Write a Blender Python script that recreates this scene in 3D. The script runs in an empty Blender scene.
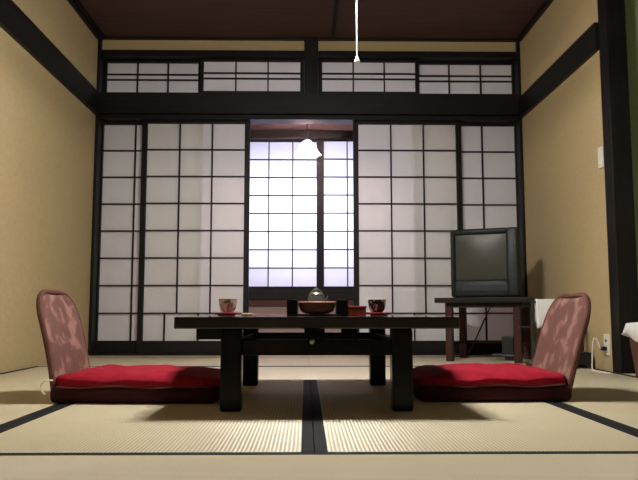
import bpy, bmesh, math, random
from mathutils import Vector, Matrix
random.seed(7)
C = bpy.context.scene.collection
PI = math.pi

# ------------------------------------------------------------------ helpers
def lin(r, g, b):
    f = lambda c: c / 12.92 if c <= .04045 else ((c + .055) / 1.055) ** 2.4
    return (f(r / 255), f(g / 255), f(b / 255), 1)

class MB:
    def __init__(s): s.bm = bmesh.new()
    def box(s, x0, x1, y0, y1, z0, z1, bev=0, seg=2):
        t = bmesh.new()
        bmesh.ops.create_cube(t, size=1)
        bmesh.ops.scale(t, vec=(x1 - x0, y1 - y0, z1 - z0), verts=t.verts)
        bmesh.ops.translate(t, vec=((x0 + x1) / 2, (y0 + y1) / 2, (z0 + z1) / 2), verts=t.verts)
        if bev: bmesh.ops.bevel(t, geom=t.edges[:], offset=bev, segments=seg, affect='EDGES', profile=.5)
        return s.add(t)
    def add(s, t, M=None):
        if M is not None: bmesh.ops.transform(t, matrix=M, verts=t.verts)
        me = bpy.data.meshes.new('tmp'); t.to_mesh(me); t.free()
        s.bm.from_mesh(me); bpy.data.meshes.remove(me)
        return s
    def tube(s, pts, r, n=10, closed=False):
        pts = [Vector(p) for p in pts]; N = len(pts); rings = []
        rr = r if isinstance(r, (list, tuple)) else [r] * N
        up = None
        for i, p in enumerate(pts):
            a = pts[(i - 1) % N] if (closed or i) else p
            b = pts[(i + 1) % N] if (closed or i < N - 1) else p
            d = (b - a).normalized()
            if up is None:
                up = d.orthogonal().normalized()
            up = (up - d * up.dot(d)).normalized()
            sd = d.cross(up)
            rings.append([s.bm.verts.new(p + (up * math.cos(2 * PI * k / n) + sd * math.sin(2 * PI * k / n)) * rr[i]) for k in range(n)])
        M = N if closed else N - 1
        for i in range(M):
            A, B = rings[i], rings[(i + 1) % N]
            for k in range(n):
                s.bm.faces.new((A[k], A[(k + 1) % n], B[(k + 1) % n], B[k]))
        if not closed:
            s.bm.faces.new(rings[0][::-1]); s.bm.faces.new(rings[-1])
        return s
    def lathe(s, prof, n=28, o=(0, 0, 0), ruffle=None):
        rings = []
        for i, (r, z) in enumerate(prof):
            ring = []
            for k in range(n):
                a = 2 * PI * k / n
                rr = r * (1 + (ruffle[i] * math.cos(8 * a) if ruffle else 0))
                ring.append(s.bm.verts.new((o[0] + rr * math.cos(a), o[1] + rr * math.sin(a), o[2] + z)))
            rings.append(ring)
        for A, B in zip(rings, rings[1:]):
            for k in range(n):
                s.bm.faces.new((A[k], A[(k + 1) % n], B[(k + 1) % n], B[k]))
        for ring, (r, z) in ((rings[0], prof[0]), (rings[-1], prof[-1])):
            if r < .004 or not ruffle:
                try: s.bm.faces.new(ring)
                except ValueError: pass
        return s
    def grid(s, P):
        V = [[s.bm.verts.new(p) for p in row] for row in P]
        for A, B in zip(V, V[1:]):
            for k in range(len(A) - 1):
                s.bm.faces.new((A[k], A[k + 1], B[k + 1], B[k]))
        return s
    def build(s, name, mat, parent=None, loc=(0, 0, 0), rz=0, smooth=False, fix=True):
        if fix: bmesh.ops.recalc_face_normals(s.bm, faces=s.bm.faces[:])
        me = bpy.data.meshes.new(name); s.bm.to_mesh(me); s.bm.free()
        if smooth:
            for p in me.polygons: p.use_smooth = True
            me.set_sharp_from_angle(angle=math.radians(40))
        me.materials.append(mat)
        o = bpy.data.objects.new(name, me); C.objects.link(o)
        o.location = loc; o.rotation_euler = (0, 0, rz)
        if parent: o.parent = parent
        return o

def tag(o, label=None, cat=None, group=None, kind=None):
    if label: o['label'] = label
    if cat: o['category'] = cat
    if group: o['group'] = group
    if kind: o['kind'] = kind
    return o
def empty(name, loc=(0, 0, 0), rz=0):
    o = bpy.data.objects.new(name, None); C.objects.link(o)
    o.location = loc; o.rotation_euler = (0, 0, rz); o.empty_display_size = .05
    return o
def bx(name, mat, x0, x1, y0, y1, z0, z1, parent=None, bev=0):
    return MB().box(x0, x1, y0, y1, z0, z1, bev).build(name, mat, parent)

# ------------------------------------------------------------------ materials
def newmat(name):
    m = bpy.data.materials.new(name); m.use_nodes = True
    nt = m.node_tree; b = nt.nodes['Principled BSDF']
    return m, nt, b
def nd(nt, t, **kw):
    n = nt.nodes.new(t)
    for k, v in kw.items(): setattr(n, k, v)
    return n
def ramp(nt, fac, stops):
    r = nd(nt, 'ShaderNodeValToRGB')
    e = r.color_ramp.elements
    while len(e) < len(stops): e.new(.5)
    for el, (p, c) in zip(e, stops): el.position = p; el.color = c
    nt.links.new(fac, r.inputs['Fac'])
    return r.outputs['Color']
def coords(nt, scale=(1, 1, 1)):
    t = nd(nt, 'ShaderNodeTexCoord'); mp = nd(nt, 'ShaderNodeMapping')
    mp.inputs['Scale'].default_value = scale
    nt.links.new(t.outputs['Object'], mp.inputs['Vector'])
    return mp.outputs['Vector']
def noise(nt, vec, scale, detail=4, rough=.55, dist=0):
    n = nd(nt, 'ShaderNodeTexNoise')
    n.inputs['Scale'].default_value = scale; n.inputs['Detail'].default_value = detail
    n.inputs['Roughness'].default_value = rough; n.inputs['Distortion'].default_value = dist
    nt.links.new(vec, n.inputs['Vector'])
    return n.outputs['Fac']
def bump(nt, b, h, strength=.2, dist=.002):
    n = nd(nt, 'ShaderNodeBump'); n.inputs['Strength'].default_value = strength; n.inputs['Distance'].default_value = dist
    nt.links.new(h, n.inputs['Height']); nt.links.new(n.outputs['Normal'], b.inputs['Normal'])

def simple(name, c, rough=.5, var=.15, scale=30, metal=0, spec=.5, bmp=0, coat=0, trans=0, stretch=(1, 1, 1)):
    m, nt, b = newmat(name)
    v = coords(nt, stretch); f = noise(nt, v, scale)
    lo = tuple(x * (1 - var) for x in c[:3]) + (1,); hi = tuple(min(1, x * (1 + var)) for x in c[:3]) + (1,)
    nt.links.new(ramp(nt, f, [(.3, lo), (.7, hi)]), b.inputs['Base Color'])
    b.inputs['Roughness'].default_value = rough; b.inputs['Metallic'].default_value = metal
    b.inputs['Specular IOR Level'].default_value = spec; b.inputs['Coat Weight'].default_value = coat
    b.inputs['Transmission Weight'].default_value = trans
    if bmp: bump(nt, b, f, bmp, .003)
    return m
def wood(name, c, rough=.45, axis='x', var=.35, spec=.2, coat=0):
    st = {'x': (1.2, 26, 26), 'y': (26, 1.2, 26), 'z': (26, 26, 1.2)}[axis]
    m, nt, b = newmat(name)
    f = noise(nt, coords(nt, st), 2.2, 6, .6, .6)
    lo = tuple(x * (1 - var) for x in c[:3]) + (1,); hi = tuple(x * (1 + var) for x in c[:3]) + (1,)
    nt.links.new(ramp(nt, f, [(.3, lo), (.7, hi)]), b.inputs['Base Color'])
    b.inputs['Roughness'].default_value = rough; b.inputs['Specular IOR Level'].default_value = spec
    b.inputs['Coat Weight'].default_value = coat
    bump(nt, b, f, .12, .002)
    return m

DK = lin(22, 19, 18)
M_beam_x = wood('dark_wood_x', DK, .5, 'x'); M_beam_y = wood('dark_wood_y', DK, .5, 'y'); M_beam_z = wood('dark_wood_z', DK, .5, 'z')
M_lattice = simple('dark_lattice_wood', lin(34, 28, 26), .6, .2, 40, spec=.2)
M_ceil = wood('ceiling_boards', lin(78, 54, 50), .55, 'x', .3)
M_plaster = simple('tan_plaster', lin(183, 163, 123), .95, .06, 60, spec=.1, bmp=.15)
M_paleplaster = simple('pale_plaster', lin(190, 176, 146), .9, .04, 50, spec=.1)
M_green = simple('grey_green_plaster', lin(150, 160, 128), .95, .06, 60, spec=.1)
M_pinkwall = simple('pale_corridor_plaster', lin(186, 160, 150), .9, .05, 40, spec=.1)
M_corrceil = simple('corridor_ceiling_board', lin(128, 104, 110), .8, .1, 20, spec=.2)
M_redwood = wood('reddish_wood', lin(88, 52, 44), .4, 'x', .2)
M_corrfloor = wood('corridor_floor_wood', lin(70, 48, 38), .18, 'x', .25)
M_subfloor = wood('subfloor_wood', lin(190, 165, 125), .6, 'y', .15)
M_palewood = wood('pale_wood_strip', lin(202, 184, 158), .45, 'x', .08)
M_heri = simple('black_border_cloth', lin(18, 19, 21), .8, .2, 150, spec=.15)

def tatami(name, ax):
    m, nt, b = newmat(name)
    tc = nd(nt, 'ShaderNodeTexCoord')
    w = nd(nt, 'ShaderNodeTexWave', wave_type='BANDS', bands_direction=ax)
    w.inputs['Scale'].default_value = 30; w.inputs['Distortion'].default_value = 0
    nt.links.new(tc.outputs['Object'], w.inputs['Vector'])
    other = 'Y' if ax == 'X' else 'X'
    st = (90, 600, 1) if ax == 'X' else (600, 90, 1)
    fib = noise(nt, coords(nt, st), 1, 2)
    blot = noise(nt, coords(nt, (1, 1, 1)), 5, 4)
    c0 = ramp(nt, w.outputs['Fac'], [(.0, lin(162, 148, 118)), (.3, lin(218, 207, 180))])
    c1 = ramp(nt, fib, [(.3, (.86, .85, .8, 1)), (.7, (1.0, 1.0, 1.0, 1))])
    c2 = ramp(nt, blot, [(.3, (.93, .92, .88, 1)), (.7, (1, 1, 1, 1))])
    mx = nd(nt, 'ShaderNodeMix', data_type='RGBA', blend_type='MULTIPLY'); mx.inputs[0].default_value = 1
    nt.links.new(c0, mx.inputs[6]); nt.links.new(c1, mx.inputs[7])
    m2 = nd(nt, 'ShaderNodeMix', data_type='RGBA', blend_type='MULTIPLY'); m2.inputs[0].default_value = 1
    nt.links.new(mx.outputs[2], m2.inputs[6]); nt.links.new(c2, m2.inputs[7])
    nt.links.new(m2.outputs[2], b.inputs['Base Color'])
    # rush fibres lie across the ribs: the sheen spreads along the ribs
    b.inputs['Roughness'].default_value = .6; b.inputs['Specular IOR Level'].default_value = 1
    b.inputs['Anisotropic'].default_value = .95; b.inputs['IOR'].default_value = 1.68
    tv_ = nd(nt, 'ShaderNodeCombineXYZ')
    tv_.inputs['Y' if ax == 'X' else 'X'].default_value = 1
    nt.links.new(tv_.outputs[0], b.inputs['Tangent'])
    bump(nt, b, w.outputs['Fac'], .35, .0015)
    return m
M_tat_y = tatami('tatami_rush_lengthwise', 'X'); M_tat_x = tatami('tatami_rush_crosswise', 'Y')

def paper(name, front, back, k):
    m, nt, b = newmat(name); nt.nodes.remove(b)
    out = nt.nodes['Material Output']
    f = noise(nt, coords(nt, (1, 1, 1)), 14, 5)
    d = nd(nt, 'ShaderNodeBsdfDiffuse'); t = nd(nt, 'ShaderNodeBsdfTranslucent'); mx = nd(nt, 'ShaderNodeMixShader')
    nt.links.new(ramp(nt, f, [(.3, tuple(x * .97 for x in front[:3]) + (1,)), (.7, front)]), d.inputs['Color'])
    t.inputs['Color'].default_value = back
    mx.inputs['Fac'].default_value = k
    nt.links.new(d.outputs[0], mx.inputs[1]); nt.links.new(t.outputs[0], mx.inputs[2]); nt.links.new(mx.outputs[0], out.inputs['Surface'])
    return m
M_paper = paper('shoji_paper', (.95, .95, .94, 1), (.95, .94, .94, 1), .40)
M_winpaper = paper('window_paper', (.85, .85, .87, 1), (.86, .86, .9, 1), .5)

def emit(name, c, s):
    m, nt, b = newmat(name); nt.nodes.remove(b)
    e = nd(nt, 'ShaderNodeEmission'); e.inputs['Color'].default_value = c; e.inputs['Strength'].default_value = s
    nt.links.new(e.outputs[0], nt.nodes['Material Output'].inputs['Surface'])
    return m
LAMP = 400; CORR = 700
M_ring = emit('fluorescent_ring', (1, .975, .935, 1), LAMP)
M_bulb = emit('warm_bulb', (1, .73, .68, 1), CORR)
M_lampshade = paper('lamp_shade_acrylic', (.8, .78, .72, 1), (.75, .72, .65, 1), .3)
M_frost = paper('frosted_glass_shade', (.7, .68, .68, 1), (1, .96, .95, 1), .85)

M_lacquer = simple('black_lacquer', lin(7, 6, 6), .25, .2, 12, spec=.14)
M_laqtop = simple('polished_black_lacquer', lin(7, 6, 6), .10, .2, 12, spec=.5)
M_blackbox = simple('black_stained_wood', lin(10, 9, 9), .5, .2, 30, spec=.15)
M_redlac = simple('red_lacquer', lin(138, 30, 36), .4, .15, 30, coat=.3)
M_orange = simple('orange_red_lacquer', lin(176, 64, 44), .35, .25, 60)
M_bowlwood = wood('brown_turned_wood', lin(104, 66, 50), .4, 'x', .25)
M_metal = simple('dull_steel', lin(168, 172, 160), .3, .1, 30, metal=.9)
M_glassy = simple('grey_green_glaze', lin(66, 69, 64), .3, .25, 50, coat=.4)
M_white = simple('white_plastic', lin(225, 222, 210), .4, .04, 30)
M_cord = simple('white_cord', lin(232, 228, 216), .6, .05, 30)
M_blackpl = simple('black_plastic', lin(22, 23, 25), .4, .1, 40)
M_tv = simple('charcoal_tv_plastic', lin(28, 33, 35), .5, .08, 60, spec=.3)
M_tvback = simple('dark_tv_back_plastic', lin(18, 19, 21), .55, .08, 60)
M_screen = simple('grey_green_screen_glass', lin(56, 55, 47), .38, .04, 8, spec=.25)
M_stand = wood('reddish_brown_stand_wood', lin(58, 32, 27), .45, 'z', .25)
M_standtop = wood('dark_brown_stand_top', lin(30, 22, 21), .4, 'x', .25)
M_rack = simple('dark_grey_metal', lin(52, 56, 58), .4, .1, 30, metal=.4)
M_towel = simple('white_terry_cloth', lin(232, 232, 230), .95, .06, 120, spec=.1, bmp=.4)
M_seat = simple('red_cushion_cloth', lin(130, 16, 34), .85, .14, 26, spec=.12, bmp=.12)
M_base = simple('maroon_seat_cloth', lin(50, 16, 20), .85, .15, 60, spec=.2)
M_piping = simple('brown_piping_cloth', lin(88, 54, 46), .8, .1, 60, spec=.2)

def floral():
    m, nt, b = newmat('floral_brocade')
    v = coords(nt, (1, 1, 1))
    n1 = noise(nt, v, 15, 2, .4, .4); n2 = noise(nt, v, 55, 3, .6, .5)
    ad = nd(nt, 'ShaderNodeMath', operation='MULTIPLY_ADD'); ad.inputs[1].default_value = .25
    nt.links.new(n2, ad.inputs[0]); nt.links.new(n1, ad.inputs[2])
    col = ramp(nt, ad.outputs[0], [(.52, lin(86, 54, 46)), (.64, lin(95, 61, 52)), (.72, lin(120, 88, 79)), (.8, lin(130, 98, 88))])
    nt.links.new(col, b.inputs['Base Color']); b.inputs['Roughness'].default_value = .75
    b.inputs['Specular IOR Level'].default_value = .3
    bump(nt, b, n2, .2, .002)
    return m
M_floral = floral()

def cupmat(name, base, patt, lo, hi):
    m, nt, b = newmat(name)
    f = noise(nt, coords(nt, (1, 1, .7)), 46, 2, .5, .8)
    nt.links.new(ramp(nt, f, [(lo, base), (hi, patt)]), b.inputs['Base Color'])
    b.inputs['Roughness'].default_value = .25
    return m
M_cupA = cupmat('pale_glazed_cup', lin(214, 204, 200), lin(132, 108, 108), .50, .60)
M_cupB = cupmat('dark_patterned_cup', lin(206, 198, 192), lin(44, 40, 44), .40, .47)
M_bisc = simple('tan_wrapper', lin(176, 140, 112), .5, .25, 90)

def wicker():
    m, nt, b = newmat('brown_wicker')
    v = coords(nt, (1, 1, 1))
    br = nd(nt, 'ShaderNodeTexChecker'); br.inputs['Scale'].default_value = 70
    br.inputs['Color1'].default_value = lin(96, 56, 34); br.inputs['Color2'].default_value = lin(54, 30, 18)
    nt.links.new(v, br.inputs['Vector']); nt.links.new(br.outputs['Color'], b.inputs['Base Color'])
    bump(nt, b, br.outputs['Fac'], .6, .004); b.inputs['Roughness'].default_value = .6
    return m
M_wicker = wicker()

# ------------------------------------------------------------------ setting
XL, XR, YB, ZC = -1.675, 1.73, 5.58, 2.54      # room's left/right wall faces, back frame face, ceiling
YF = -1.0
S = 'structure'
tag(bx('floor', M_subfloor, -1.8, 2.75, YF - .1, 5.7, -.13, -.055), 'plain wooden subfloor under the straw mats', 'floor', kind=S)
ceil = tag(bx('ceiling', M_ceil, -1.8, 2.75, YF - .1, 5.75, ZC, ZC + .06), 'dark brown boarded ceiling with thin battens', 'ceiling', kind=S)
for k in (-1, 0):
    x = .215 + 1.85 * k
    bx('batten', M_beam_y, x - .014, x + .014, YF, 5.55, ZC - .026, ZC, ceil)
tag(bx('wall_left', M_plaster, XL - .1, XL, YF, 5.655, -.055, ZC), 'tan plaster wall on the left, behind the left floor chair', 'wall', kind=S)
wr = tag(bx('wall_right', M_plaster, XR, XR + .08, 4.03, 5.655, -.055, ZC), 'tan plaster wall behind the television and towel rack', 'wall', kind=S)
tag(bx('wall_right_near', M_plaster, XR, XR + .08, YF, 1.9, -.055, ZC), 'tan plaster wall before the alcove on the right', 'wall', kind=S)
tag(bx('wall_front', M_paleplaster, -1.8, 2.75, YF - .1, YF, -.055, ZC), 'pale plaster wall opposite the paper doors', 'wall', kind=S)
# alcove on the right
tag(bx('wall_alcove_far', M_green, 1.837, 2.65, 3.97, 4.03, -.055, ZC), 'grey-green plaster end wall of the alcove beyond the black post', 'wall', kind=S)
tag(bx('wall_alcove_back', M_green, 2.65, 2.75, 1.8, 4.03, -.055, ZC), 'grey-green plaster back wall of the alcove', 'wall', kind=S)
tag(bx('wall_alcove_near', M_green, 1.812, 2.65, 1.84, 1.9, -.055, ZC), 'grey-green plaster near end wall of the alcove', 'wall', kind=S)
tag(bx('floor_alcove', M_palewood, 1.731, 2.65, 1.9, 3.97, -.055, 0), 'pale wooden floor of the alcove under the wicker basket', 'floor', kind=S)
# back wall upper strip, beams, posts
wb = MB().box(XL, -.017, 5.60, 5.70, 2.434, ZC).box(.096, XR, 5.60, 5.70, 2.434, ZC)
tag(wb.build('wall_back', M_plaster), 'narrow tan plaster strip between ceiling and top beam', 'wall', kind=S)
n = [0]
def trim(mat, x0, x1, y0, y1, z0, z1, label, bev=.004):
    n[0] += 1
    return tag(bx('trim_%d' % n[0], mat, x0, x1, y0, y1, z0, z1, None, bev), label, 'beam', kind=S)
trim(M_beam_z, -.017, .096, 5.56, 5.72, 2.076, ZC, 'short dark post in the middle above the thick beam')
trim(M_beam_x, XL + .025, -.018, 5.57, 5.72, 2.385, 2.436, 'thin dark beam above the left pair of transom screens')
trim(M_beam_x, .097, XR - .023, 5.57, 5.72, 2.385, 2.436, 'thin dark beam above the right pair of transom screens')
trim(M_beam_x, XL + .025, XR - .023, 5.545, 5.72, 1.905, 2.075, 'thick dark beam between transom screens and sliding doors')
trim(M_beam_x, XL + .025, XR - .023, 5.575, 5.72, 1.868, 1.904, 'grooved dark lintel on which the sliding doors run')
trim(M_beam_z, XL, XL + .024, 5.55, 5.655, 0, ZC, 'slim dark corner post at the left wall')
trim(M_beam_z, XR - .022, XR, 5.55, 5.655, 0, ZC, 'slim dark corner post behind the television')
trim(M_beam_x, XL, XR, 5.56, 5.615, ZC - .013, ZC - .001, 'dark cornice strip along the top of the back wall', .002)
trim(M_beam_y, XL, XL + .03, YF, 5.545, 1.885, 2.07, 'dark beam running along the left wall')
trim(M_beam_y, XR - .03, XR, 4.032, 5.545, 1.872, 2.04, 'dark beam running along the right wall above the television')
trim(M_beam_y, XL, XL + .03, YF, 5.515, ZC - .04, ZC - .001, 'dark cornice strip along the left wall', .003)
trim(M_beam_y, XR - .03, XR, 4.032, 5.515, ZC - .04, ZC - .001, 'dark cornice strip along the right wall', .003)
trim(M_beam_z, 1.722, 1.836, 3.915, 4.029, 0, ZC, 'thick black post at the alcove beside the light switch')
trim(M_beam_z, 1.722, 1.811, 1.901, 2.02, 0, ZC, 'thick black post at the near end of the alcove')
trim(M_beam_x, XL + .025, XR - .023, 5.565, 5.72, -.055, .012, 'dark grooved sill under the sliding doors', .003)
trim(M_palewood, XL + .002, XR - .002, 5.372, 5.563, -.055, 0, 'pale wooden strip between the mats and the door sill', .002)

# ------------------------------------------------------------------ sliding paper doors and transom screens
def lattice_panel(root, W, z0, z1, T, stile, top, bot, cols, rows, zmid=None, alt=None, bar=.011, hb=None, paper_m=None):
    """local: x 0..W, y 0 (front) .. T; root already placed"""
    f = MB()
    f.box(0, stile, 0, T, z0, z1, .002).box(W - stile, W, 0, T, z0, z1, .002)
    f.box(stile, W - stile, .001, T - .001, z1 - top, z1, .002).box(stile, W - stile, .001, T - .001, z0, z0 + bot, .002)
    f.build('door_frame' if root.name.startswith('door') else 'window_frame', M_beam_z, root)
    l = MB(); pz0, pz1, px0, px1 = z0 + bot, z1 - top, stile, W - stile
    zb = zmid if zmid else pz0
    for k in range(1, cols):
        x = px0 + (px1 - px0) * k / cols
        l.box(x - bar / 2, x + bar / 2, .006, T - .006, zb, pz1)
    if alt:
        for a in alt:
            x = px0 + (px1 - px0) * a; l.box(x - bar / 2, x + bar / 2, .006, T - .006, pz0, zb)
    zs = hb if hb else [pz0 + (pz1 - pz0) * k / rows for k in range(1, rows)]
    for z in zs: l.box(px0, px1, .007, T - .007, z - bar / 2, z + bar / 2)
    l.build('lattice', M_lattice, root)
    MB().grid([[(px0, T - .004, pz0), (px1, T - .004, pz0)], [(px0, T - .004, pz1), (px1, T - .004, pz1)]]).build('paper', paper_m or M_paper, root)

HB = [.323 + .218 * k for k in range(7)]
def door(i, x, y, W, alt, label, bar=.011):
    r = tag(empty('door_%d' % i, (x, y, 0)), label, 'sliding door', 'white paper sliding doors', S)
    lattice_panel(r, W, .0125, 1.8675, .03, .042, .022, .096, 3, 0, .323 if alt else None, alt, bar, HB)
door(1, -1.684, 5.668, .861, None, 'white paper sliding door against the left wall, mostly behind another')
door(2, -1.320, 5.625, .867, (.213, .55, .887), 'white paper sliding door just left of the open gap')
door(3, .378, 5.625, .875, (.213, .55, .887), 'white paper sliding door just right of the open gap')
door(4, .855, 5.668, .891, None, 'white paper sliding door behind the television')
def transom(i, x, y, W, label):
    r = tag(empty('window_%d' % i, (x, y, 0)), label, 'transom screen', 'white paper transom screens', S)
    h = [2.113 + .252 * k for k in (.43, .61)]
    lattice_panel(r, W, 2.0765, 2.3845, .03, .03, .02, .038, 3, 0, None, None, .011, h)
transom(1, -1.66, 5.668, .808, 'white paper transom screen nearest the left wall')
transom(2, -.865, 5.622, .845, 'white paper transom screen left of the middle post')
transom(3, .099, 5.622, .82, 'white paper transom screen right of the middle post')
transom(4, .885, 5.668, .84, 'white paper transom screen nearest the right wall')

# ------------------------------------------------------------------ corridor beyond the open gap
YW = 6.8
tag(MB().box(-2.3, -1.70, 5.66, 5.721, -.06, 2.54).box(1.762, 2.3, 5.66, 5.721, -.06, 2.54).build('wall_corridor_inner', M_pinkwall), 'pale plaster ends behind the outer sliding doors', 'wall', kind=S)
tag(bx('floor_corridor', M_corrfloor, -2.3, 2.3, 5.722, YW, -.06, -.01), 'glossy dark plank floor of the corridor', 'floor', kind=S)
_m = MB(); _v = [_m.bm.verts.new(p) for p in [(x, y, z + d) for d in (0, .05) for x in (-2.3, 2.3) for y, z in ((5.722, 2.47), (YW, 2.085))]]
for q in ((0, 1, 3, 2), (4, 6, 7, 5), (0, 4, 5, 1), (2, 3, 7, 6), (0, 2, 6, 4), (1, 5, 7, 3)): _m.bm.faces.new([_v[i] for i in q])
tag(_m.build('ceiling_corridor', M_corrceil), 'mauve-brown sloping ceiling of the corridor beyond the gap', 'ceiling', kind=S)
tag(bx('wall_corridor_left', M_pinkwall, -2.38, -2.3, 5.722, YW, -.06, 2.54), 'pale plaster end wall at the left of the corridor', 'wall', kind=S)
tag(bx('wall_corridor_right', M_pinkwall, 2.3, 2.38, 5.722, YW, -.06, 2.54), 'pale plaster end wall at the right of the corridor', 'wall', kind=S)
w = MB().box(-2.3, 2.3, YW, YW + .08, -.06, .384).box(-2.3, -.70, YW, YW + .08, .384, 2.085).box(.98, 2.3, YW, YW + .08, .384, 2.085)
tag(w.build('wall_corridor_outer', M_pinkwall), 'pale plaster outer wall of the corridor under the bright window', 'wall', kind=S)
trim(M_redwood, -.695, .975, YW - .02, YW + .08, .385, .45, 'reddish wooden band below the bright corridor window')
trim(M_beam_x, -.695, .975, YW - .03, YW + .08, .451, .532, 'dark sill of the bright corridor window')
trim(M_beam_x, -2.295, 2.295, YW - .05, YW + .0795, 2.005, 2.084, 'dark beam above the bright corridor window')
trim(M_beam_z, -.7, -.645, YW - .03, YW + .08, .533, 2.004, 'dark jamb at the left of the corridor window')
trim(M_beam_z, .92, .975, YW - .03, YW + .08, .533, 2.004, 'dark jamb at the right of the corridor window')
for i, x, y, lab in ((5, -.643, YW + .035, 'bright backlit paper window left of its dark upright, beyond the gap'),
                     (6, .112, YW, 'bright backlit paper window right of its dark upright, beyond the gap')):
    r = tag(empty('window_%d' % i, (x, y, 0)), lab, 'window', 'backlit corridor windows', S)
    lattice_panel(r, .80 if i == 6 else .79, .5335, 2.0035, .03, .046 if i == 5 else .060, .014, .042, 3, 8, bar=.011, paper_m=M_winpaper)

# corridor pendant lamp
cl = tag(empty('pendant_lamp', (.012, 6.35, 2.085)), 'glowing frilled glass pendant lamp in the corridor before the bright window', 'lamp')
m = MB().box(-.085, .085, -.04, .04, -.022, 0, .005)
m.build('cross_bar', M_blackbox, cl)
MB().tube([(0, 0, -.005), (0, 0, .158)], .005).build('hanging_cord', M_blackpl, cl)
MB().tube([(0, 0, -.02), (0, 0, -.2)], .005).build('cord', M_blackpl, cl)
MB().lathe([(.001, -.19), (.02, -.192), (.022, -.215), (.018, -.222), (.001, -.223)], 16).build('socket', M_blackbox, cl, smooth=True)
MB().lathe([(.02, -.2), (.035, -.215), (.06, -.245), (.085, -.29), (.105, -.325), (.118, -.34)], 64, ruffle=[0, 0, 0, .02, .05, .09]).build('shade', M_frost, cl, smooth=True)
MB().lathe([(.001, -.222), (.016, -.23), (.028, -.255), (.032, -.28), (.024, -.303), (.001, -.312)], 20).build('bulb', M_bulb, cl, smooth=True)

# ------------------------------------------------------------------ tatami mats
HERI = .031
def mat(x0, x1, y0, y1, along, label):
    """borders run along 'y' or 'x'"""
    cx, cy = (x0 + x1) / 2, (y0 + y1) / 2; g = .0012
    hx, hy = (x1 - x0) / 2 - g, (y1 - y0) / 2 - g
    r = tag(empty('tatami_mat', (cx, cy, -.055)), label, 'straw mat', 'straw floor mats')
    if along == 'y':
        MB().box(-hx + HERI, hx - HERI, -hy, hy, 0, .055).build('rush_surface', M_tat_y, r)
        for s in (-1, 1):
            a = sorted((s * hx, s * (hx - HERI)))
            MB().box(a[0], a[1], -hy, hy, 0, .0556).build('border_cloth', M_heri, r)
    else:
        MB().box(-hx, hx, -hy + HERI, hy - HERI, 0, .055).build('rush_surface', M_tat_x, r)
        for s in (-1, 1):
            a = sorted((s * hy, s * (hy - HERI)))
            MB().box(-hx, hx, a[0], a[1], 0, .0556).build('border_cloth', M_heri, r)
    return r
XA, XM, XB = -.882, .021, .924
Y0, Y1, Y2, Y3, Y4 = .86, 1.76, 3.56, 4.46, 5.366
mat(XA, XB, Y0, Y1, 'x', 'straw mat in the front row along the bottom edge of the photo')
mat(XA, XM, Y1, Y2, 'y', 'ribbed straw mat under the left legs of the low table')
mat(XM, XB, Y1, Y2, 'y', 'ribbed straw mat under the right legs of the low table')
mat(XA, XB, Y2, Y3, 'x', 'straw mat lying crosswise just behind the low table')
mat(XL + .003, XA, Y1, Y1 + .9, 'y', 'short straw mat at the left wall before the left floor chair')
mat(XB, XR - .01, Y1, Y1 + .9, 'y', 'short straw mat at the right before the black alcove post')
mat(XL + .003, XA, Y1 + .9, Y3, 'y', 'long straw mat along the left wall behind the left floor chair')
mat(XB, XR - .01, Y1 + .9, Y3, 'y', 'long straw mat along the right wall under the towel rack')
mat(XL + .003, XM, Y3, Y4, 'x', 'straw mat before the sliding doors on the left half')
mat(XM, XR - .01, Y3, Y4, 'x', 'straw mat before the sliding doors on the right half, under the television stand')

# ------------------------------------------------------------------ low table
tb = tag(empty('low_table', (.037, 2.9, 0)), 'long low black lacquered table in the middle of the mats', 'table')
ZT = .319
MB().box(-.469, .469, -.55, .55, .2805, ZT, .004).build('tabletop', M_laqtop, tb)
LX = .2915
for sx in (-1, 1):
    for sy in (-1, 1):
        x = sx * LX; y = -.42 if sy < 0 else .42
        MB().box(x - .036, x + .036, y - .036, y + .036, .0006, .28, .008, 3).build('leg', M_lacquer, tb, smooth=False)
for y in (-.42, .42):
    MB().box(-LX + .036, LX - .036, y - .018, y + .018, .188, .241, .003).build('stretcher', M_lacquer, tb)
for sx in (-1, 1):
    MB().box(sx * LX - .018, sx * LX + .018, -.384, .384, .188, .241, .003).build('side_stretcher', M_lacquer, tb)
MB().box(-.045, .05, .40, .438, .2415, .28, .002).build('centre_block', M_lacquer, tb)
MB().box(.125, .2, .40, .438, .2415, .28, .002).build('centre_block', M_lacquer, tb)
db = MB().box(-.428, -.3285, -.34, .1, .238, .28, .003).build('side_drawer', M_blackbox, tb)
kb = MB().lathe([(.001, -.012), (.007, -.01), (.009, -.004), (.006, 0), (.003, .004), (.001, .005)], 14)
o = kb.build('drawer_knob', M_metal, tb, smooth=True); o.location = (-.016, -.446, .235); o.rotation_euler = (-PI / 2, 0, 0)
o['label'] = 'small dull steel knob'

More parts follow.
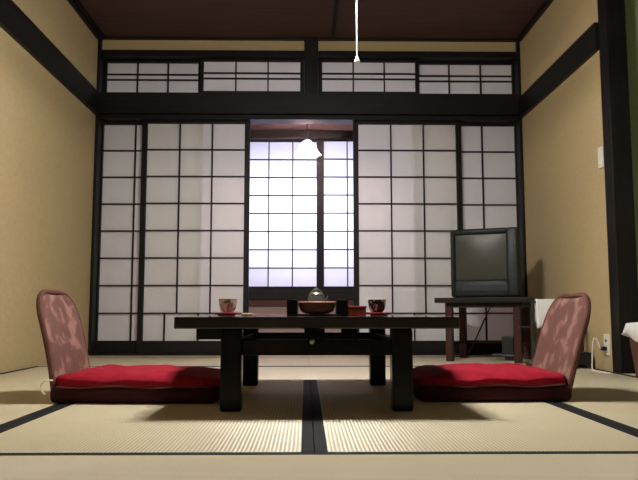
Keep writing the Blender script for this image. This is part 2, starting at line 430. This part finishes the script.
# ------------------------------------------------------------------ legless floor chairs
def cushion_bm(x0, x1, y0, y1, z0, z1, n=4.5, seed=1, wob=.0035, taper=.5):
    rnd = random.Random(seed)
    ph = [rnd.uniform(0, 6.28) for _ in range(6)]
    b = bmesh.new()
    bmesh.ops.create_cube(b, size=2)
    bmesh.ops.subdivide_edges(b, edges=b.edges[:], cuts=17, use_grid_fill=True)
    cx, cy, cz = (x0 + x1) / 2, (y0 + y1) / 2, (z0 + z1) / 2
    for v in b.verts:
        x, y, z = v.co
        # rounded box by superellipse norm
        k = (abs(x) ** 9 + abs(y) ** 9 + abs(z) ** 2.6) ** (1 / 5.)
        k = max(k, 1e-3)
        k2 = (abs(x) ** 7 + abs(y) ** 7 + abs(z) ** 7) ** (1 / 7.)
        x, y, z = x / k2, y / k2, z / k2
        e = max(abs(x), abs(y))
        z *= (1 - .65 * e ** 6)
        z -= taper * max(0, x) ** 2 * (z > 0) * max(0, z)
        dz = wob * (math.sin(9 * x + ph[0]) * math.sin(8 * y + ph[1]) + .6 * math.sin(17 * x + ph[2] + 5 * y)) * (1 if z > 0 else 0)
        dy = wob * .7 * math.sin(11 * x + ph[3]) * abs(y)
        v.co = (cx + x * (x1 - x0) / 2, cy + y * (y1 - y0) / 2 + dy, cz + z * (z1 - z0) / 2 + dz)
    return b

def back_mesh(W, Sz, lean, curve, th, r=.115, z0=.02, off=0.0):
    """backrest standing at x=0, spans y -W..W, rises from z0 to Sz, leans to -x"""
    vs = [0, .12, .25, .4, .55, .68] + [1 - (r / Sz) * (1 - math.sin(a)) for a in [PI / 2 * k / 8 for k in range(0, 9)]]
    us = [-1, -.97, -.9, -.75, -.5, -.25, 0, .25, .5, .75, .9, .97, 1]
    def hw(v):
        d = v * Sz - (Sz - r)
        base = W * (1 - .03 * v)
        return base if d <= 0 else base - r + math.sqrt(max(0, r * r - d * d))
    def P(u, v, side):
        w = hw(v); edge = max(abs(u), 0); e2 = max(0, 1 - (1 - v) * Sz / .03)
        t = th / 2 * (1 - .6 * max(edge ** 14, e2 ** 2 * .9))
        zz = z0 + v * (Sz - z0)
        x = -(lean * v + curve * (v * v - v)) + side * t + .012 * (u * u) * 1
        return (x, u * w, zz)
    m = MB(); bm = m.bm
    F = [[bm.verts.new(P(u, v, 1)) for u in us] for v in vs]; B = [[bm.verts.new(P(u, v, -1)) for u in us] for v in vs]
    for i in range(len(vs) - 1):
        for k in range(len(us) - 1):
            bm.faces.new((F[i][k], F[i][k + 1], F[i + 1][k + 1], F[i + 1][k])); bm.faces.new((B[i][k + 1], B[i][k], B[i + 1][k], B[i + 1][k + 1]))
        bm.faces.new((F[i][0], F[i + 1][0], B[i + 1][0], B[i][0])); bm.faces.new((F[i + 1][-1], F[i][-1], B[i][-1], B[i + 1][-1]))
    for k in range(len(us) - 1):
        bm.faces.new((F[-1][k], F[-1][k + 1], B[-1][k + 1], B[-1][k])); bm.faces.new((F[0][k + 1], F[0][k], B[0][k], B[0][k + 1]))
    mid = lambda a, b: tuple((p + q) / 2 for p, q in zip(a, b))
    path = [mid(P(-1, v, 1), P(-1, v, -1)) for v in vs] + [mid(P(1, v, 1), P(1, v, -1)) for v in vs[::-1]]
    return m, path

def floor_chair(loc, rz, depth, top, lean, curve, label, seed, W):
    r = tag(empty('floor_chair', loc, rz), label, 'floor chair', 'legless floor chairs at the low table')
    MB().box(.0, depth - .012, -W - .024, W + .024, .0015, .062, .02, 3).build('seat_base', M_base, r, smooth=True)
    c = MB().add(cushion_bm(-.002, depth, -W - .028, W + .028, .036, .117, seed=seed))
    cu = c.build('seat_cushion', M_seat, r, smooth=True)
    side = 1 if abs(rz) > 1 else -1   # the long side that faces the front row of mats
    seam = []
    for i in range(25):
        t = i / 24; x = .03 + t * (depth - .06)
        seam.append((x, side * (W + .027 + .002 * math.sin(20 * t)), .062 + .004 * math.sin(13 * t + seed)))
    MB().tube(seam, .003, 6).build('seam_piping', M_piping, cu)
    bk, path = back_mesh(W, top, lean, curve, .030)
    b = bk.build('backrest', M_floral, r, smooth=True); b.location = (0, 0, 0)
    MB().tube(path, .011, 8).build('edge_piping', M_piping, b, smooth=True)
    for s in (-1, 1) if seed == 3 else ():
        MB().tube([(.012, s * (W + .016), .085), (-.018, s * (W + .022), .083), (-.028, s * (W + .027), .065), (-.022, s * (W + .027), .045), (-.012, s * (W + .025), .035)], .0035, 8).build('tie', M_cord, r, smooth=True)['label'] = 'cream cloth tie'
    return r
floor_chair((-.934, 2.885, 0), -.05, .63, .414, .098, .05, 'legless floor chair with red cushion at the left of the low table', 3, .19)
floor_chair((.995, 2.935, 0), PI + .03, .585, .402, .12, .02, 'legless floor chair with red cushion at the right of the low table', 8, .212)

# ------------------------------------------------------------------ things on the table
def teacup(x, mat_, label):
    r = tag(empty('teacup', (x, 2.9, ZT + .0105)), label, 'teacup', 'teacups on red saucers')
    MB().lathe([(.018, 0), (.02, .004), (.026, .008), (.031, .018), (.035, .036), (.0375, .056), (.0372, .058), (.0348, .057), (.031, .03), (.024, .012), (.001, .009)], 32).build('bowl', mat_, r, smooth=True)
    MB().lathe([(.0377, .0545), (.0384, .0565), (.0377, .0585), (.036, .0590), (.0350, .057)], 32, ruffle=[0] * 5).build('rim', M_bisc if mat_ is M_cupA else M_white, r, smooth=True)
    return r
def saucer(x, label):
    o = MB().lathe([(.030, 0), (.034, 0), (.036, .004), (.054, .0075), (.0555, .011), (.0545, .014), (.045, .0118), (.028, .010), (.001, .010)], 36).build('saucer', M_redlac, None, (x, 2.9, ZT + .0005), smooth=True)
    return tag(o, label, 'saucer', 'red saucers on the low table')
saucer(-.321, 'red lacquered saucer under the pale teacup'); teacup(-.316, M_cupA, 'pale pinkish ceramic teacup on the left red saucer')
saucer(.296, 'red lacquered saucer under the dark patterned teacup'); teacup(.288, M_cupB, 'white teacup with dark pattern on the right red saucer')
sw = tag(empty('sweet_packet', (-.238, 2.9, ZT + .0005), .1), 'small tan wrapped packet beside the left red saucer', 'packet')
MB().box(-.024, .024, -.02, .02, 0, .011, .004).build('wrapper', M_bisc, sw)
for a, c in ((-.036, -.0235), (.0235, .036)): MB().box(a, c, -.016, .016, .004, .007, .001).build('crimped_end', M_bisc, sw)
# black tray with tall ends, wooden bowl in it, glazed pot in the bowl
tr = tag(empty('serving_tray', (.045, 2.92, ZT + .0005)), 'black wooden serving tray with two tall blocky ends on the table', 'tray')
MB().box(-.122, .122, -.07, .07, 0, .008, .002).build('tray_base', M_blackbox, tr)
for s in (-1, 1):
    a = sorted((s * .122, s * .078)); MB().box(a[0], a[1], -.07, .07, .008, .066, .003).build('end_block', M_blackbox, tr)
bw = tag(empty('wooden_bowl', (.045, 2.905, ZT + .0088)), 'shallow brown wooden bowl between the black tray ends', 'bowl')
MB().lathe([(.03, 0), (.05, .002), (.066, .012), (.073, .028), (.0745, .044), (.072, .046), (.067, .04), (.058, .02), (.04, .010), (.001, .009)], 40).build('bowl_body', M_bowlwood, bw, smooth=True)
MB().lathe([(.0745, .043), (.0765, .046), (.0745, .049), (.071, .047)], 40, ruffle=[0] * 4).build('rim', simple('light_wood_rim', lin(160, 112, 92), .4), bw, smooth=True)
tp = tag(empty('teapot', (.042, 2.905, ZT + .0183)), 'small grey-green lidded teapot with wire handle in the wooden bowl', 'teapot')
MB().lathe([(.02, 0), (.026, .004), (.031, .018), (.032, .035), (.029, .052), (.024, .064), (.02, .068), (.001, .069)], 30).build('pot_body', M_glassy, tp, smooth=True)
MB().lathe([(.024, .066), (.025, .07), (.017, .077), (.006, .080), (.005, .084), (.0085, .089), (.006, .095), (.001, .096)], 24).build('lid', M_metal, tp, smooth=True)
MB().tube([(.03, 0, .03), (.042, 0, .045), (.05, 0, .062)], [.008, .006, .005], 10).build('spout', M_glassy, tp, smooth=True)
MB().tube([(.031 * math.cos(a) , -.002, .045 + .045 * math.sin(a)) for a in [PI * k / 14 for k in range(15)]], .0025, 8).build('handle', M_metal, tp, smooth=True)
br = tag(empty('lacquer_box', (.205, 2.905, ZT + .0005)), 'small orange-red lacquered box between the tray and the dark cup', 'box')
MB().box(-.037, .037, -.03, .03, 0, .028, .003).build('box_body', M_orange, br)
MB().box(-.039, .039, -.032, .032, .0282, .040, .004).build('lid', simple('dark_red_lid', lin(110, 44, 34), .35), br)

# ------------------------------------------------------------------ television and its stand (turned towards the room)
RT = -math.radians(25)
st = tag(empty('television_stand', (1.285, 4.98, 0), RT), 'low reddish-brown wooden stand under the television', 'stand')
MB().box(-.325, .335, -.27, .27, .396, .43, .004).build('stand_top', M_standtop, st)
MB().box(-.25, .25, -.23, .23, .365, .394, .002).build('apron', M_standtop, st)
LEG = ((-.238, -.205), (.215, -.205), (-.238, .205), (.215, .205))
for x, y in LEG: MB().box(x - .024, x + .024, y - .024, y + .024, .0008, .394, .004).build('leg', M_stand, st)
MB().box(-.214, .191, .195, .215, .108, .128, .002).build('stretcher', M_stand, st)
MB().box(-.248, -.228, -.181, .181, .108, .128, .002).build('stretcher', M_stand, st)
MB().box(.205, .225, -.181, .181, .108, .128, .002).build('stretcher', M_stand, st)

tv = tag(empty('television', (1.274, 4.965, .4305), RT), 'old dark grey tube television on the stand in the right corner', 'television')
w2 = .232; yf = -.145; h = .475
m = MB()
m.box(-w2, w2, yf + .03, yf + .12, .0, h, .022, 4)
m.build('cabinet', M_tv, tv, smooth=True)
# front bezel ring with a recessed opening
ow, oz0, oz1 = .175, .118, .438
xs0, xs1 = -.198, .150
def ring_box(x0, x1, z0, z1, X0, X1, Z0, Z1, ya, yb, bev):
    m = MB()
    m.box(X0, x0, ya, yb, Z0, Z1, bev, 3).box(x1, X1, ya, yb, Z0, Z1, bev, 3).box(x0 - .012, x1 + .012, ya + .0004, yb, z1, Z1, bev, 3).box(x0 - .012, x1 + .012, ya + .0004, yb, Z0, z0, bev, 3)
    return m
ring_box(xs0, xs1, .122, .435, -w2, w2, .004, h, yf, yf + .04, .019).build('bezel', M_tv, tv, smooth=True)
P = [[((xs0 - .004) + (xs1 - xs0 + .008) * i / 14, yf + .022 - .016 * (1 - ((i - 7) / 7) ** 2) * (1 - ((k - 6) / 6) ** 2) ** .8 , .118 + .321 * k / 12) for i in range(15)] for k in range(13)]
MB().grid(P).build('screen', M_screen, tv, smooth=True)
sp = MB()
for k in range(26): sp.box(.166, .196, yf - .0015, yf + .002, .13 + k * .0117, .136 + k * .0117)
sp.build('speaker_grille', M_blackpl, tv)
MB().box(-.16, .16, yf - .004, yf + .004, .04, .085, .004).build('control_flap', M_tv, tv)
MB().box(.17, .19, yf - .004, yf + .003, .045, .06, .002).build('power_button', M_blackpl, tv)
m = MB(); bm = m.bm
def rr(y, sx, z0, z1): return [bm.verts.new(p) for p in ((-sx, y, z0), (sx, y, z0), (sx, y, z1), (-sx, y, z1))]
R = [rr(yf + .118, .205, .016, h - .018), rr(yf + .2, .19, .02, h - .04), rr(yf + .34, .13, .03, h - .13), rr(yf + .385, .11, .05, h - .18)]
for A, B in zip(R, R[1:]):
    for k in range(4): bm.faces.new((A[k], A[(k + 1) % 4], B[(k + 1) % 4], B[k]))
bm.faces.new(R[0][::-1]); bm.faces.new(R[-1])
bmesh.ops.bevel(bm, geom=bm.edges[:], offset=.008, segments=2, affect='EDGES')
m.build('rear_casing', M_tvback, tv, smooth=True)
MB().box(-.17, .17, yf + .045, yf + .23, .0003, .03, .006).build('foot', M_tvback, tv)

# cable hanging from the television behind the stand
pts = []
for i in range(22):
    t = i / 21
    pts.append((1.40 - .21 * t, 5.345 + .02 * math.sin(t * 5), .405 - .40 * t - .02 * math.sin(t * PI)))
MB().tube([(1.44, 5.30, .55), (1.42, 5.335, .46)] + pts + [(1.16, 5.33, .006), (1.05, 5.31, .006)], .0055, 8).build('cable', M_blackpl, smooth=True)
tag(bpy.data.objects['cable'], 'black television cable hanging down behind the stand', 'cable')
# receiver box standing under the stand
vb = tag(empty('receiver_box', (1.435, 5.02, 0), RT), 'dark upright box on a thin grey ledge under the television stand', 'box')
MB().box(-.115, .05, -.10, .06, .028, .04, .002).build('ledge', M_rack, vb)
MB().box(-.03, .03, -.08, .05, .0008, .028).build('foot', M_blackpl, vb)
MB().box(-.05, .03, -.075, .05, .04, .165, .004).build('case', M_blackpl, vb)

# ------------------------------------------------------------------ towel rack with towel
rk = tag(empty('towel_rack', (1.535, 4.36, 0)), 'dark metal towel rack behind the right floor chair', 'rack')
for s in (-1, 1):
    x = s * .15
    MB().tube([(x, 0, .01), (x, 0, .40)], .009, 10).build('upright', M_rack, rk, smooth=True)
    MB().box(x - .016, x + .016, -.11, .11, .0008, .02, .004).build('foot', M_rack, rk)
MB().tube([(-.16, 0, .395), (.16, 0, .395)], .007, 10).build('rail', M_rack, rk, smooth=True)
MB().tube([(-.235, -.016, .243), (.158, -.016, .243)], .006, 10).build('rail', M_rack, rk, smooth=True)
MB().box(-.13, .165, -.10, .10, .021, .095, .004).build('base_shade', M_blackpl, rk)  # dark box added for the rack's base and the soft shadow around it
def drape(x0, x1, zt, yc, r, zf, zb, mat_, name, parent=None, seed=0, th=.008):
    sec = [(yc - r, zf + (zt - zf) * k / 8) for k in range(8)] + [(yc - r * math.cos(a), zt + r * math.sin(a)) for a in [PI * k / 8 for k in range(9)]] + [(yc + r, zt - (zt - zb) * k / 8) for k in range(1, 9)]
    P = []
    for j in range(17):
        x = x0 + (x1 - x0) * j / 16; row = []
        for y, z in sec:
            d = (zt - z); s = 1 if y > yc else -1
            row.append((x + .012 * d * math.sin(j), y + s * .035 * max(0, d) * (1 + math.sin(j * 1.3 + seed)), z + (.006 * math.sin(j * .7 + seed) if d > .05 else 0)))
        P.append(row)
    m = MB().grid(P); o = m.build(name, mat_, parent, smooth=True)
    md = o.modifiers.new('thick', 'SOLIDIFY'); md.thickness = th; md.offset = 1
    return o
tag(drape(1.405, 1.60, .397, 4.36, .0085, .235, .27, M_towel, 'towel'), 'white towel hanging over the rack behind the right chair', 'towel')

# ------------------------------------------------------------------ right wall fittings
sp = tag(empty('light_switch', (XR, 4.078, 1.235)), 'white light switch plate beside the black post', 'switch')
MB().box(-.008, 0, -.032, .032, -.062, .062, .003).build('plate', M_white, sp)
for z in (-.026, .026): MB().box(-.0125, -.008, -.012, .012, z - .016, z + .016, .0015).build('rocker', M_white, sp)
ot = tag(empty('wall_outlet', (XR, 4.10, .148)), 'white wall outlet low on the right wall by the black post', 'outlet')
MB().box(-.009, 0, -.035, .035, -.06, .06, .003).build('plate', M_white, ot)
for z in (-.022, .022): MB().box(-.0105, -.009, -.010, .010, z - .008, z + .008).build('socket', M_blackpl, ot)
pc = tag(empty('power_cord', (XR - .011, 4.10, .126)), 'white power cord looping from the low wall outlet to the floor', 'cord')
MB().box(-.03, .0, -.014, .014, -.012, .012, .004).build('plug', M_blackpl, pc)
cpts = [(-.03, 0, 0), (-.042, 0, .03), (-.052, .002, .056), (-.066, .004, .060), (-.074, .006, .03), (-.078, .006, -.05), (-.082, .004, -.105), (-.085, -.01, -.1222), (-.078, -.08, -.1222), (-.066, -.16, -.1222), (-.06, -.21, -.1222), (-.085, -.2, -.1222), (-.10, -.12, -.1222), (-.104, -.04, -.1222)]
def smoothp(p, it=2):
    p = [Vector(q) for q in p]
    for _ in range(it):
        q = [p[0]]
        for a, b in zip(p, p[1:]): q += [a * .75 + b * .25, a * .25 + b * .75]
        p = q + [p[-1]]
    return p
MB().tube(smoothp(cpts), .0034, 8).build('flex', M_cord, pc, smooth=True)

# wicker basket with white cloth at the alcove edge
bk = tag(empty('wicker_basket', (1.885, 3.60, 0)), 'brown woven wicker basket at the right edge before the black post', 'basket')
def rrect(hx, hy, r, z, n=6):
    P = []
    for cx, cy, a0 in ((hx - r, hy - r, 0), (-hx + r, hy - r, PI / 2), (-hx + r, -hy + r, PI), (hx - r, -hy + r, 1.5 * PI)):
        for k in range(n + 1):
            a = a0 + PI / 2 * k / n; P.append((cx + r * math.cos(a), cy + r * math.sin(a), z))
    return P
m = MB(); bm = m.bm
lv = [(.175, .145, .001), (.18, .15, .06), (.19, .158, .15), (.197, .165, .252), (.185, .153, .252), (.17, .14, .02)]
rings = [[bm.verts.new(p) for p in rrect(a, b, .035, z)] for a, b, z in lv]
for A, B in zip(rings, rings[1:]):
    for k in range(len(A)): bm.faces.new((A[k], A[(k + 1) % len(A)], B[(k + 1) % len(A)], B[k]))
bm.faces.new(rings[0]); bm.faces.new(rings[-1])
m.build('basket_body', M_wicker, bk, smooth=True)
MB().tube(rrect(.192, .16, .035, .254), .010, 8, closed=True).build('rim', M_wicker, bk, smooth=True)
P = []
for i in range(23):
    row = []
    for k in range(19):
        x = -.213 + .426 * i / 22; y = -.18 + .36 * k / 18
        inx = max(0, abs(x) - .195); iny = max(0, abs(y) - .165)
        z = .268 + .05 * math.exp(-(x * x + y * y) / .018) + .006 * math.sin(20 * x) * math.sin(17 * y)
        e = max(inx / .018, iny / .015)
        if e > 0: z = .268 - .045 * e - .02 * (1 + math.sin(7 * (x + y) * 3)) * e
        row.append((x, y, z))
    P.append(row)
o = MB().grid(P).build('basket_cloth', M_towel, None, (1.885, 3.60, 0), smooth=True)
md = o.modifiers.new('thick', 'SOLIDIFY'); md.thickness = .005; md.offset = 1
tag(o, 'white cloth draped over the wicker basket', 'cloth')

# ------------------------------------------------------------------ ceiling lamp with pull cord
LXc, LYc = .05, 2.86
pl = tag(empty('ceiling_lamp', (LXc, LYc, ZC)), 'lamp above the low table whose white pull cord hangs into view', 'lamp')
MB().lathe([(.001, -.02), (.045, -.02), (.05, -.012), (.05, 0), (.001, 0)], 24).build('ceiling_rose', M_white, pl, smooth=True)
MB().tube([(0, 0, -.02), (0, 0, -.60)], .005).build('cord', M_blackpl, pl)
MB().lathe([(.001, -.585), (.04, -.59), (.045, -.60), (.2, -.635), (.25, -.66), (.25, -.665), (.001, -.655)], 40).build('lamp_cap', M_white, pl, smooth=True)
MB().lathe([(.25, -.66), (.257, -.68), (.26, -.70)], 48, ruffle=[0, 0, 0]).build('shade', M_lampshade, pl, smooth=True)
MB().tube([(.155 * math.cos(2 * PI * k / 40), .155 * math.sin(2 * PI * k / 40), -.745) for k in range(40)], .015, 10, closed=True).build('ring_tube', M_ring, pl, smooth=True)
MB().tube([(.156, -.06, -.66), (.156, -.06, ZC * 0 - (ZC - 1.372))], .0030, 8).build('pull_cord', M_cord, pl)
MB().lathe([(.003, .026), (.006, .018), (.012, .002), (.012, 0), (.001, -.002)], 16, o=(.156, -.06, -(ZC - 1.345))).build('pull_knob', M_white, pl, smooth=True)

# ------------------------------------------------------------------ daylight behind the corridor window
sun = bpy.data.lights.new('window_daylight', 'AREA'); sun.shape = 'RECTANGLE'; sun.size = 1.5; sun.size_y = .7
sun.energy = 30; sun.color = (.78, .76, 1)
so = bpy.data.objects.new('window_daylight', sun); C.objects.link(so)
so.location = (.02, 7.5, 1.32); so.rotation_euler = (-PI / 2, 0, 0)

w = bpy.data.worlds.new('sky'); bpy.context.scene.world = w; w.use_nodes = True
w.node_tree.nodes['Background'].inputs['Color'].default_value = (.55, .6, 1, 1)
w.node_tree.nodes['Background'].inputs['Strength'].default_value = .15

# ------------------------------------------------------------------ camera
cam = bpy.data.cameras.new('camera'); co = bpy.data.objects.new('camera', cam); C.objects.link(co)
cam.sensor_fit = 'HORIZONTAL'; cam.sensor_width = 36; cam.lens = 712 * 36 / 638
cam.shift_x = 2.5 / 638; cam.shift_y = -2.5 / 638; cam.clip_start = .02
co.location = (0, 0, .337); co.rotation_euler = (PI / 2 + math.radians(5.934), 0, -math.radians(.840))
sc = bpy.context.scene; sc.camera = co
sc.view_settings.view_transform = 'Standard'; sc.view_settings.look = 'None'
sc.view_settings.gamma = 1; sc.view_settings.use_curve_mapping = False
sc.view_settings.exposure = .45
sc.cycles.max_bounces = 10; sc.cycles.diffuse_bounces = 6; sc.cycles.transmission_bounces = 8
sc.cycles.use_denoising = True
